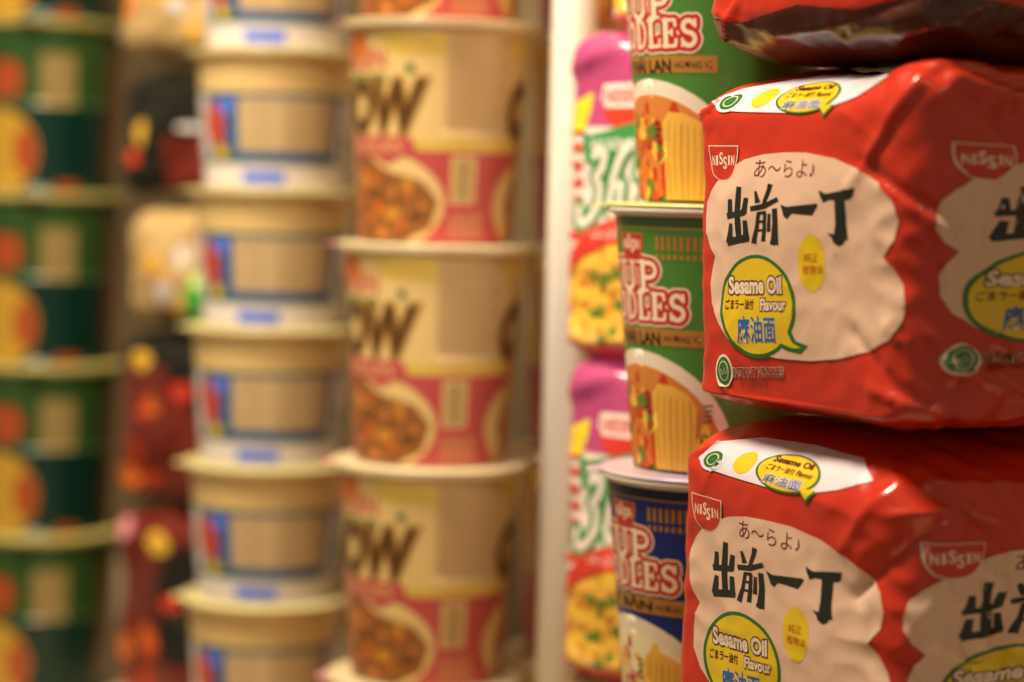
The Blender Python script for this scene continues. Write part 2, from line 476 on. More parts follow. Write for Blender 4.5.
K += zs([(308, 262), (322, 312)], [10, 20]); K += zs([(372, 232), (366, 262), (345, 325)], [18, 16, 12]); K += zs([(288, 338), (350, 326), (410, 296)], [18, 18, 16])
K += zs([(326, 352), (316, 420), (300, 484)], [12, 14, 20]); K += zs([(322, 356), (358, 352)], [10, 12]); K += zs([(354, 352), (350, 425), (346, 476)], [12, 14, 16])
K += zs([(320, 392), (350, 390)], [8, 9]); K += zs([(316, 430), (350, 427)], [8, 9]); K += zs([(374, 358), (371, 435)], [11, 15])
K += zs([(398, 335), (402, 400), (398, 490)], [18, 20, 28]); K += zs([(378, 478), (400, 480)], [8, 24])
K += [[Z1(*p) for p in ((422, 318), (448, 329), (575, 314), (580, 322), (556, 366), (475, 358), (456, 382), (440, 370))]]
K += [[Z1(*p) for p in ((582, 258), (612, 273), (730, 247), (722, 285), (705, 300), (622, 300), (602, 312), (588, 282))]]
K += zs([(670, 290), (668, 400), (668, 470)], [34, 32, 44]); K += [[Z1(*p) for p in ((618, 440), (655, 448), (692, 450), (680, 485), (662, 497), (640, 482), (634, 462))]]
RED.poly(K, M_ink, 2)
RED.text('あ〜らよ♪', 760, 822, 178, 160, M_browntext, 2, bold=.0)
# speech bubble with tail
RED.poly([ell(761.5, 306, 41.5, 51.5, 48), [(796, 328), (801, 341), (813, 346), (805, 354), (793, 351), (780, 345)]], M_green, 2)
RED.poly([ell(761.5, 306, 38.3, 47.8, 48), [(793, 330), (798, 343), (806, 348), (797, 348), (784, 342)]], M_yellow, 3)
RED.text('Sesame Oil', 731, 789, 293, 277, M_maroon, 4, bold=.11); RED.text('Sesame Oil', 731, 789, 293, 277, M_cream, 5, bold=.04)
RED.text('ごまラー油付', 727, 758, 309, 299, M_maroon, 4, bold=.025)
RED.text('Flavour', 766, 793, 310, 299, M_maroon, 4, bold=.11); RED.text('Flavour', 766, 793, 310, 299, M_cream, 5, bold=.035)
RED.text('麻油面', 740, 781, 341, 317, M_cream, 4, bold=.04); RED.text('麻油面', 740, 781, 342, 316, M_blue, 5, bold=.015)
RED.poly([ell(819, 263, 13, 29, 32)], M_yellow, 2)
RED.text('純正', 812, 825, 262, 253, M_orange, 3); RED.text('植物油', 810, 829, 274, 265, M_orange, 3)
def flat_shield(L, x0, x1, top, bot, m_fill, m_line, m_txt):
    cx, w, h = (x0 + x1) / 2, x1 - x0, bot - top
    def sh(k):
        pts = [(x0 + k, top + k), (x1 - k, top + k)]
        for i in range(1, 14):
            a = i / 14 * PI
            pts.append((cx + (w / 2 - k) * (abs(math.cos(a)) ** .8) * (1 if math.cos(a) > 0 else -1), top + (h - k) * math.sin(a) ** .8))
        return pts
    L.poly([sh(0)], m_line, 2); L.poly([sh(1)], m_fill, 3)
    cw = w * .78 / 6; th = h * .27
    for i, ch in enumerate('NISSIN'):
        xx = cx - w * .39 + cw * (i + .5); wi = cw * (.3 if ch == 'I' else .84)
        dy = {2: -h * .05, 3: h * .07}.get(i, 0); hh = th * (1.25 if i in (2, 3) else 1)
        yc = top + h * .42 + dy
        L.text(ch, xx - wi / 2, xx + wi / 2, yc + hh / 2, yc - hh / 2, m_txt, 4, bold=.02)
flat_shield(RED, 708.5, 741, 145.5, 181, M_red, M_cream, M_cream)
RED.poly([ell(721.6, 370, 9.5, 16.5)], M_cream, 2); RED.poly([ell(721.6, 370, 7.8, 14)], M_green, 3)
RED.poly([[(x, y) for x, y in ell(721.6, 370, 5.4, 10)]], M_cream, 4); RED.poly([ell(721.6, 370, 4.7, 9)], M_green, 5)
RED.text('حلال', 718, 725.5, 374, 366, M_cream, 6)
RED.text('INSTANT NOODLES', 731, 786, 376, 367, M_cream, 2, bold=.05); RED.text('INSTANT NOODLES', 731, 786, 376, 367, M_maroon, 3, bold=.01)
RED.text('WITH SESAME OIL', 737, 768, 385, 379, M_browntext, 2)
RED.text('清仔', 893, 908, 350, 340, M_ink, 2, bold=.01)

TH = ROWROT
FARX, FARY = 6.55, 85.5         # far corner of the middle pack's front face
def pack_axes(rot):
    ex = Vector((math.cos(rot), math.sin(rot), 0)); ey = Vector((-math.sin(rot), math.cos(rot), 0)); return ex, ey
HXr, HYr, HR = 6.25, 8.5, 12.15
ZMID = CAM_H - 7.75
HLOW = 13.45
ZLOW = ZMID - HLOW
EX, EY = pack_axes(TH)
def px2uw(px, py):
    """measured position -> (along, up) on the plane of the middle pack's front face"""
    o = Vector((0, 0, CAM_H)); r = ray(px, py)
    P0 = Vector((FARX, FARY, 0)); t = (P0 - o).dot(EY) / r.dot(EY)
    p = o + r * t
    return (p - P0).dot(EX), p.z - ZMID

def shoulder_art(L, pk):
    w0 = pk.H - pk.tr - .25
    f = lambda k: w0 + k
    L.poly([[(0.9, f(.9)), (1.3, f(.35)), (2.6, f(.2)), (4.3, f(.1)), (6.0, f(.3)), (7.2, f(1.0)), (8.3, f(2.0)), (7.6, f(3.3)), (5.0, f(3.6)), (2.5, f(3.3)), (1.2, f(2.2))]], M_white, 1)
    L.poly([ell(1.6, f(.95), .55, .75)], M_white, 2); L.poly([ell(1.6, f(1.0), .42, .6)], M_green, 3); L.poly([ell(1.6, f(1.0), .27, .42)], M_cream, 4); L.poly([ell(1.6, f(1.0), .22, .35)], M_green, 5)
    L.poly([ell(3.0, f(1.3), .45, .8)], M_yellow, 2)
    L.poly([ell(4.95, f(1.3), 1.35, 1.3), [(5.7, f(.4)), (6.0, f(-.3)), (6.4, f(.5))]], M_green, 3); L.poly([ell(4.95, f(1.3), 1.25, 1.18), [(5.7, f(.5)), (6.0, f(-.1)), (6.3, f(.6))]], M_yellow, 4)
    L.text('麻油面', 4.1, 5.7, f(.35), f(.95), M_white, 5, bold=.05); L.text('麻油面', 4.1, 5.7, f(.35), f(.95), M_blue, 6)
    L.text('ごまラー油付', 4.0, 5.2, f(1.2), f(1.6), M_maroon, 5, bold=.02); L.text('Flavour', 5.3, 6.0, f(1.2), f(1.55), M_maroon, 5, bold=.03)
    L.text('Sesame Oil', 4.1, 5.8, f(1.8), f(2.2), M_maroon, 5, bold=.05)

def red_pack(loc_corner, z, rot, seed, folds, peak, aff, name_label, H=HR, dw0=0., back=False, **kw):
    pk = Pack(HXr, HYr, H, seed=seed, folds=folds, peak=peak, **kw)
    bm = pk.mesh(.16); mats = [M_red]
    clip = (-.3, 12.3, -.5, 99)
    if aff:
        du, ku, dw, kw_ = aff; wr = px2uw(720, 145)[1]
        emit(RED, lambda x, y: (lambda q: (q[0], q[1] + dw0))(px2uw(x, y)), pk.surf, bm, mats, grid=.16, base=.032)
        emit(RED, lambda x, y: (lambda q: (du + (q[0] - .6) * ku + .13 * (q[1] - wr), wr + dw0 + dw + (q[1] - wr) * kw_))(px2uw(x, y)), pk.surf, bm, mats, grid=.16, base=.035)
        L = Layer(); shoulder_art(L, pk)
        wb = pk.H - pk.tr
        emit(L, lambda x, y: ((x - .9) * 1.3 + .9, wb + .45 + (y - wb) * .72), pk.surf, bm, mats, grid=.16, base=.03)
    if back:  # shade under the pack, painted on its underside as dark brown
        L = Layer(); L.poly([[(0, -6.5), (0, 1.7), (2.5, 1.3), (6, 1.9), (9, 1.5), (13, 2.0), (20, 1.2), (29, 1.6), (29, -6.5)]], M_undershade, 1)
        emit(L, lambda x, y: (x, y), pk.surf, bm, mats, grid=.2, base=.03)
    o = link('noodle_multipack', bm, mats)
    ex, ey = pack_axes(rot)
    c = loc_corner + ex * HXr + ey * HYr
    place(o, c, z, rot); tag(o, name_label, 'noodle multipack', 'red noodle multipacks in the right-hand pile')
    return o, pk, c
Hs = HR - 1.6
corner = Vector((FARX, FARY, 0))
UC = 2 * HXr      # nominal near corner
T = HR
folds_mid = [(9.0, 8.0, 12.4, T - .1, .22, .3), (9.6, 9.0, 13.6, 6.8, -.28, .25), (10.6, 8.2, 13.8, 6.2, .2, .15), (12.4, T - .6, 16.5, 9.0, -.3, .3), (12.0, T - 1.2, 10.0, 8.8, -.15, .15),
             (9.5, 3.2, 12.6, .6, -.2, .2), (10.5, 1.4, 14.0, .3, .3, .22), (13.2, 2.4, 16.5, 1.2, .4, .16), (15.0, 3.4, 16.4, 1.8, .25, .1), (12.6, 1.0, 15.5, 2.6, -.25, .18), (13.5, 3.2, 17, 1.8, -.18, .14), (11.6, 4.6, 13.6, 1.6, .14, .12), (12.4, 6.4, 13.4, 3.4, -.14, .2),
             (1.8, .9, 2.5, .3, .1, .08), (-.3, 10.2, 1.4, 11.8, .22, .12), (.4, 11.8, 1.2, 10.0, -.12, .08), (12.8, T - .9, 20, T - 1.8, .35, .25), (13, T - .2, 20, T - 1.0, -.35, .2), (0.3, .25, 11.5, .1, .25, .15), (8.4, 10.8, 10.4, 9.6, .1, .12), (14.2, 8.8, 16.2, 7.6, .12, .12)]
peak_mid = [(12.6, HR - .3, 2.2, 1.6, .85), (17, HR - .3, 3.5, 1.6, .6), (-3.0, HR + .6, 2.2, 2.2, .6)]
RAD = (.8, 1.7, 1.6, 1.4)
mid, pk_mid, c_mid = red_pack(corner, ZMID, TH, 3, folds_mid, peak_mid, (12.55, 1.42, 0, .86), 'red instant noodle multipack in the middle of the pile, whole front panel visible', bi=2.6, br=.75, r=RAD, tr=1.7, ti=3.2, taper=.09, rough=.55)
T = HLOW
folds_low = [(9.4, 9.6, 12.0, T - .4, .2, .3), (10.0, 8.0, 13.4, 11.2, -.38, .35), (11.8, 6.4, 13.4, 9.2, .14, .25), (12.2, T - .5, 16, 10.2, -.35, .3), (11.5, 11.2, 14.5, 11.8, .2, .14), (0.0, 11.4, 1.4, 12.8, .2, .1), (1.5, 10.2, 2.6, 12.6, .1, .05), (12.5, T - .6, 20, T - 1.4, .3, .25), (6, 11.6, 10, 10.8, .08, .3), (13.6, 7.5, 15.0, 5.2, -.14, .14), (14.6, 9.4, 16.5, 8.6, .12, .12)]
low, _, _ = red_pack(corner + EX * -.1 + EY * -.05, ZLOW, TH + math.radians(.3), 9, folds_low, [(11.5, T - .3, 2.5, 2.0, .12), (-3.5, T - .3, 2.2, 2.0, .3)], (12.1, 1.32, 0, .95), 'lowest red instant noodle multipack, cut off by the bottom edge of the picture', H=HLOW, dw0=.65, r=RAD, tr=2.6, ti=4.6, shear=.045, rough=.6)
folds_top = [(0.5, 0.2, 2.5, 2.2, .25, .15), (4, .6, 12, 1.2, .15, .2), (8, 0.6, 14, 2.6, -.2, .2), (-1.5, 1.5, 1.5, .4, .2, .1), (11, .3, 17, 2.8, .25, .2), (3, -1, 9, -2, .2, .15), (10, -1.5, 14, -.5, -.2, .15), (0, 2.2, 3.5, 1.0, .12, .08)]
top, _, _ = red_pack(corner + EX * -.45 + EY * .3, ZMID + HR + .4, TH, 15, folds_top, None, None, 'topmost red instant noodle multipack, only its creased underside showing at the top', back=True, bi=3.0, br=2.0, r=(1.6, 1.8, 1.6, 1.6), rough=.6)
tray(c_mid + EX * .6 + EY * .3, ZLOW, HXr - 1.2, HYr - 1.0, 'tall cardboard box under the pile of red multipacks')

# ------------------------------------------------------------------ packs marked 365
P_mag = mat('magenta_film', (188, 72, 118), **FILM); P_wf = mat('white_film', (250, 226, 208), **FILM); P_g3 = mat('film_green', (60, 140, 70), **FILM)
P_rd = mat('film_red', (215, 60, 40), **FILM); P_pk = mat('film_pink', (232, 110, 110), **FILM); P_ye = mat('film_yellow', (248, 210, 50), **FILM)
pk3 = Pack(3.9, 5.6, 14.4, r=.9, ti=1.5, tr=1.1, bi=1.6, br=1.2, bulge=.4, seed=4, namp=.14, folds=[(-.5, 12.6, 3, 13.9, .3, .3), (0, .8, 7, 1.2, .3, .3), (0.5, 1.6, 2, .3, .2, .2)], peak=[(1.0, 14.2, 2.0, 1.2, .3)])
bm = pk3.mesh(.25); m3 = [P_wf]; L = Layer()
L.poly([[(-3, 10.4), (8.5, 10.4), (8.5, 17.8), (-3, 17.8)]], P_mag, 1)
L.poly([[(.0, 10.2), (.1, 11.3), (.9, 11.6), (1.6, 11.9), (1.5, 11.1), (1.3, 10.6), (1.2, 10.2)]], P_ye, 2)
L.poly([[(2.2, 11.6)] + [(3.3 + 1.1 * math.cos(a), 11.6 - 1.3 * math.sin(a) ** .8) for a in [i / 12 * PI for i in range(11, 0, -1)]] + [(4.4, 11.6)]], P_rd, 2)
L.poly([[(2.1, 11.6), (2.2, 12.2), (4.5, 12.3), (4.6, 11.6), (4.2, 11.2), (2.4, 11.2)]], P_wf, 3)
L.text('NISSIN', 2.3, 4.3, 11.4, 12.0, P_rd, 4, bold=.03)
for i in range(7): L.poly([rect(-.9, 10.0 - i * .78, 1.05, 10.4 - i * .78)], P_rd, 1)
L.poly([[(1.2, 8.8), (1.0, 10.2), (1.5, 10.0), (2.6, 10.2), (5.4, 10.9), (5.6, 9.7), (3.6, 9.3), (2.0, 8.6)]], P_g3, 2)
L.text('BAY GIÒN DAI TỪ', 1.6, 5.4, 9.35, 9.95, P_wf, 3, bold=.02, slant=.1)
def nums(grow):
    P = []
    sl = lambda pts, x: [(x + .68 * px + .17 * py, 6.3 + .86 * py) for px, py in pts]
    P += stroke(sl([(.2, 3.2), (.7, 3.6), (1.2, 3.3), (1.15, 2.6), (.6, 2.1), (1.15, 1.7), (1.25, .8), (.8, .1), (.2, -.3), (-.3, -.2), (-.5, .5)], 1.15), .34, grow)
    P += stroke(sl([(1.2, 3.9), (.6, 3.1), (.3, 2.0), (.3, .8), (.8, .2), (1.25, .8), (1.1, 1.8), (.5, 1.7)], 2.45), .34, grow)
    P += stroke(sl([(1.5, 3.7), (.6, 3.6), (.45, 2.3), (1.1, 2.3), (1.35, 1.2), (.9, .2), (.1, .3)], 3.75), .34, grow)
    return P
L.poly(nums(.27), P_g3, 2); L.poly(nums(0), P_wf, 3)
L.poly([[(.2, 4.4), (1.4, 5.8), (3, 6.3), (6.8, 6.6), (6.8, 5.4), (3, 5.2), (1.4, 4.6), (.1, 3.6)]], P_rd, 4)
L.text('LÁ CẦN TÂY', 1.8, 5.2, 5.45, 6.0, P_wf, 5)
L.poly([ell(3.4, 2.7, 3.7, 2.6)], F_ye, 1)
rnd = random.Random(5)
for i in range(110):
    a = rnd.uniform(0, 2 * PI); r = math.sqrt(rnd.random())
    L.poly([blob(3.4 + 3.3 * r * math.cos(a), 2.7 + 2.2 * r * math.sin(a), rnd.uniform(.15, .5), rnd.uniform(.15, .45), .4, 8, rnd)], [F_nd2, F_nd, F_or, F_nd, F_nd2, F_gr, F_rd, F_nd][i % 8], 2 + i % 2)
L.poly([[(-3, -.6), (8.5, -.6), (8.5, .5), (5, .8), (2, .7), (-3, 1.1)]], P_rd, 4)
emit(L, lambda x, y: (x, y), pk3.surf, bm, m3, grid=.25, base=.035, step=.01)
p365 = link('noodle_multipack', bm, m3)
Y3 = 103.0
f3 = at(574, 358, Y3)
rot3 = TH + math.radians(16)
ex3, ey3 = pack_axes(rot3)
c3 = f3 + ex3 * 3.6 + ey3 * 5.6
z3 = f3.z
zz = z3 - 14.5
names3 = ['lower magenta and white noodle pack marked 365, behind the dark blue cup', 'middle magenta and white noodle pack marked 365, behind the upper green cups', 'top pack of the magenta and white pile, only its lower corner in view']
for i in range(3):
    o = p365 if i == 0 else copy_tree(p365)   # three packs piled up
    place(o, c3 + Vector(((-.1, -.35, 1.1)[i], 0.2 * i, 0)), zz + 14.5 * i, rot3 + math.radians(3 * i * (i - 1)))
    tag(o, names3[i], 'noodle multipack', 'magenta and white multipacks behind the cups')
tray(c3, zz, 3.6, 5.2, 'cardboard box under the magenta and white packs', rot3)

# ------------------------------------------------------------------ cream and pink cups
C_cr = mat('cup_cream', (232, 196, 126), **PAPER); C_pk = mat('cup_pink', (196, 80, 76), **PAPER); C_ye = mat('cup_yellow_print', (226, 188, 84), **PAPER)
C_br = mat('cup_brown_ink', (92, 56, 22), **PAPER); C_gn = mat('cup_leaf_green', (70, 110, 50), **PAPER); C_tx = mat('cup_grey_print', (208, 172, 116), **PAPER)
C_tx2 = mat('cup_small_print', (184, 148, 100), **PAPER); C_go = mat('cup_gold_outline', (176, 132, 60), **PAPER)
C_rim = mat('rim_cream', (240, 218, 170), rough=.35, coat=.2); C_pt = mat('tab_pink', (240, 150, 160), rough=.3, coat=.3)
F_br2 = mat('food_brown', (150, 92, 44), **PAPER)
def chow_art(right=False):
    L = Layer()
    L.poly([rect(-13, 9.0, 13, 10.0)], C_ye, 1)
    L.poly([rect(-13, 4.45, 13, 4.95)], C_ye, 1)
    L.poly([rect(-13, .02, 13, 4.4)], C_pk, 1)
    for c in (-4.3, 8.5):       # the printed front comes twice round the cup
        L.poly([[(c - 3.2, 8.2), (c - 2.6, 10.0), (c + 1.6, 10.0), (c + 2.6, 8.8), (c + 3.3, 6.2), (c + 3.3, 4.4), (c - 3.2, 4.4)]], C_cr, 2)
        L.text('NISSIN', c - 1.4, c + 2.0, 8.3, 9.3, C_pk, 3, bold=.03)
        L.poly([rect(c - 1.5, 8.9, c + .8, 10.1)], F_or, 4)
        L.text('VEG', c - 1.2, c + 2.0, 7.6, 8.1, C_gn, 3, bold=.03)
        L.text('CHOW', c - 4.4, c + 3.6, 5.3, 7.7, C_go, 3, bold=.1, slant=.12); L.text('CHOW', c - 4.4, c + 3.6, 5.3, 7.7, C_br, 4, bold=.045, slant=.12)
        L.poly([rect(c - 3.2, 4.1, c + 3.0, 5.1), ell(c + 3.0, 4.6, .5, .5, 16), [(c + 1, 4.2), (c + 3, 4.2), (c + 2, 3.7)]], C_pk, 5)
        L.text('NOODLES', c - 2.6, c + 2.8, 4.35, 4.85, C_cr, 6)
        L.poly([[(x, max(.02, y)) for x, y in ell(c, 1.9, 5.0, 2.8, 48)]], C_cr, 2)
        rnd = random.Random(3)
        L.poly([[(x, max(.02, y)) for x, y in [(c - 4, 2), (c - 2.6, 4.2), (c + .8, 4.1), (c + 2.0, 3.4), (c + 3.9, 3.0), (c + 4.7, 2.0), (c + 4.3, .7), (c + 2.9, .02), (c - 3.5, .02)]]], F_br2, 3)
        for i in range(90):
            x = rnd.uniform(-3.6, 4.0); y = rnd.uniform(.3, 3.9 - max(0, x) * .36)
            L.poly([[(a_, max(.03, b_)) for a_, b_ in blob(c + x, y, rnd.uniform(.15, .5), rnd.uniform(.12, .4), .4, 8, rnd)]], [F_br2, F_bg, C_br, F_br2, F_nd2, C_br, F_or][i % 7] if x > .5 else [F_or, F_rd, F_or, F_nd, F_bg][i % 5], 4 + i % 2)
    L.poly([rect(-1.25, 8.15, -.85, 8.55)], C_gn, 3)
    L.poly([rect(.6, 5.2, 4.1, 10.1)], C_tx, 2)
    for i in range(17): L.poly([rect(.8, 5.4 + i * .27, 3.9 - .5 * ((i * 7) % 4) * .4, 5.5 + i * .27)], C_tx2, 3)
    L.poly([rect(1.0, 1.9, 2.3, 4.2)], C_cr, 3)
    for i in range(11): L.poly([rect(1.2, 2.1 + i * .18, 2.1, 2.17 + i * .18)], C_br, 4)
    for i in range(6): L.poly([rect(.9 + .1 * (i % 2), .3 + i * .2, 2.9, .35 + i * .2)], C_cr, 3)
    return L
pm = 10.85
chow = make_cup('noodle_cup', 3.75, 4.5, 4.95, pm, C_cr, C_rim, C_rim, C_pt, chow_art(), tab_dir=-168, tab_len=.55)
Ym = 114.8
cm_ = at(430, 457, Ym); zc = cm_.z
names = ['lowest cream and pink noodle cup, only its rim showing at the bottom edge', 'cream and pink noodle cup second from the bottom, just above the lowest one', 'cream and pink noodle cup in the middle of its tower', 'cream and pink noodle cup at the upper end, complete just below the top edge', 'topmost cream and pink noodle cup, only its foot visible at the top edge']
lev = [-2, -1, 0, 1, 2]
zbot = zc - 2 * pm
ph = [0, .03, -.02, 0.02, .01]
for i in range(5):
    o = chow if i == 0 else copy_tree(chow)
    place(o, cm_, zbot + i * pm, math.radians(-3) + ph[i])
    tag(o, names[i], 'noodle cup', 'cream and pink noodle cups in the middle')
tray(cm_, zbot, 4.6, 4.6, 'flat cardboard sheet under the front cream and pink cups')
c_back = cm_ + NIN * 10.9 + DROW * .6
names_b = ['lowest', 'second lowest', 'middle', 'second highest', 'highest']
for i in range(5):
    o = copy_tree(chow); place(o, c_back, zbot + i * pm, math.radians(75) + ph[-i])
    tag(o, names_b[i] + ' cup of the back tower, a sliver between the cream cups and the post', 'noodle cup', 'cream and pink noodle cups in the back row')
tray(c_back, zbot, 4.6, 4.6, 'flat cardboard sheet under the rear cream and pink cups')

# ------------------------------------------------------------------ bowls
W_b = mat('bowl_beige', (232, 196, 132), **PAPER); W_bl = mat('bowl_blue_print', (44, 92, 150), **PAPER); W_w = mat('bowl_white_print', (226, 214, 214), **PAPER)
W_rd = mat('bowl_red_print', (196, 72, 48), **PAPER); W_gn = mat('bowl_green_print', (70, 104, 50), **PAPER); W_b2 = mat('bowl_bright_blue', (96, 126, 236), **PAPER)
W_pan = mat('bowl_panel', (216, 186, 140), **PAPER); W_lid = mat('bowl_lid', (240, 226, 160), rough=.3, coat=.3)
def bowl_art():
    L = Layer()
    L.poly([rect(-13, 1.42, 13, 5.0)], W_bl, 1); L.poly([rect(-13, 5.0, 13, 5.16)], W_gn, 1); L.poly([rect(-13, 1.3, 13, 1.45)], W_gn, 2)
    L.poly([rect(-13, .02, 13, 1.3)], W_w, 1)
    L.poly([rect(-1.9, .2, .6, .9)], W_b2, 2)
    L.poly([rect(-2.1, 1.95, 3.6, 4.85)], W_pan, 3)
    for i in range(9):
        L.poly([rect(-1.9, 2.1 + i * .3, -.3, 2.2 + i * .3), rect(.3, 2.1 + i * .3, 2.2 - .3 * (i % 3), 2.2 + i * .3), rect(2.5, 2.1 + i * .3, 3.4, 2.2 + i * .3)], C_tx2, 4)
    L.poly([rect(-8, 1.45, -4.4, 5.0)], W_w, 2)
    L.poly([blob(-3.8, 3.4, 1.0, 1.4, .2, 12, random.Random(2))], W_rd, 4); L.poly([blob(-2.9, 4.4, .55, .6, .2, 9, random.Random(4))], W_b2, 5)
    L.poly([rect(-4.2, 1.4, -2.5, 2.3)], W_gn, 4); L.poly([ell(-3.3, 1.9, .45, .35, 16)], C_ye, 5)
    L.poly([[(4.2, 1.5), (4.2, 4.9), (7.6, 4.9), (7.0, 1.5)]], W_w, 2); L.poly([rect(4.9, 1.8, 7.2, 3.0)], W_gn, 3)
    L.text('NOODLES', 8.0, 11.5, 2.6, 4.2, W_w, 4, bold=.02)
    return L
pb = 7.62
bowl = make_cup('noodle_bowl', 3.75, 4.35, 4.75, pb, W_b, W_b, W_lid, W_lid, bowl_art(), tab_dir=-176, tab_len=.5)
Yb = 129.0
cb = at(268, 458, Yb); zb0 = cb.z - 2 * pb
nb = ['lowest beige and blue noodle bowl, cut by the bottom edge', 'second beige and blue noodle bowl from the bottom', 'third beige and blue noodle bowl from the bottom', 'fourth beige and blue noodle bowl from the bottom', 'fifth beige and blue noodle bowl from the bottom, highest complete one', 'topmost beige and blue noodle bowl, cut by the top edge']
for i in range(6):
    o = bowl if i == 0 else copy_tree(bowl)
    place(o, cb, zb0 + i * pb, math.radians(6) + .02 * ((i * 5) % 3 - 1))
    tag(o, nb[i], 'noodle bowl', 'beige and blue bowls in the front tower')
tray(cb, zb0, 4.2, 4.2, 'cardboard box under the front tower of beige bowls')
cb2 = cb + NIN * 10.2
nb2 = ['lowest', 'second lowest', 'third lowest', 'third highest', 'second highest', 'highest']
for i in range(6):
    o = copy_tree(bowl); place(o, cb2, zb0 + i * pb, math.radians(40 + 7 * i))
    tag(o, nb2[i] + ' bowl of the rear tower, mostly hidden by the cream and pink cups', 'noodle bowl', 'beige and blue bowls in the rear tower')
tray(cb2, zb0, 4.2, 4.2, 'cardboard box under the rear tower of beige bowls')

# ------------------------------------------------------------------ far green cups
D_g = mat('far_cup_green', (0, 46, 36), **PAPER); D_lit = mat('far_cup_lit_olive', (48, 80, 34), **PAPER); D_cr = mat('far_cup_cream', (150, 128, 74), **PAPER)
D_rim = mat('far_rim', (226, 206, 120), rough=.35, coat=.2); D_br = mat('far_cup_brown', (124, 70, 34), **PAPER)
D_rd = mat('far_cup_red', (176, 76, 36), **PAPER); D_ye = mat('far_cup_yellow', (204, 158, 54), **PAPER)
def far_art():
    L = Layer()
    L.poly([rect(-15, 5.6, 15, 10.7)], D_lit, 1)  # lamp gloss on the upper body, painted in as olive
    L.poly([blob(-2.7, 7.3, 1.5, 1.5, .2, 14, random.Random(6))], D_rd, 3)
    L.poly([rect(-.3, 5.6, 2.0, 9.0)], D_cr, 3)
    for i in range(8): L.poly([rect(-.1, 5.9 + i * .38, 1.8, 6.0 + i * .38)], C_tx2, 4)
    L.poly([[(x, max(.03, y)) for x, y in ell(-3.2, 2.6, 2.8, 2.8, 30)]], D_ye, 3); L.poly([[(x, max(.03, y)) for x, y in ell(-1.3, 2.6, .8, 1.6, 20)]], D_rd, 4)
    L.poly([rect(.8, .1, 2.4, .6)], D_rd, 3)
    L.poly([rect(4.6, 1.2, 6.6, 9.3)], D_br, 3)
    L.poly([blob(9.5, 5.3, 2.2, 2.6, .2, 14, random.Random(8))], F_or, 3)
    return L
pf = 11.33
far = make_cup('noodle_cup', 4.35, 4.85, 5.2, pf, D_g, D_rim, D_rim, D_rim, far_art(), tab_dir=-100, tab_len=.5)
Yf = 155.0
cf = at(44, 525, Yf); zf0 = cf.z - pf
nf = ['lowest dark green noodle cup of the blurred far left tower', 'second dark green noodle cup from the bottom at far left', 'third dark green noodle cup from the bottom at far left', 'fourth dark green noodle cup from the bottom at far left', 'topmost green noodle cup at far left, only its foot in view']
for i in range(5):
    o = far if i == 0 else copy_tree(far)
    place(o, cf, zf0 + i * pf, math.radians(9) + .03 * ((i * 3) % 4 - 1.5))
    tag(o, nf[i], 'noodle cup', 'dark green cups in the far left tower')
tray(cf, zf0, 4.9, 4.9, 'flat cardboard tray under the far dark green cups')
cf2 = cf + NIN * 11.6

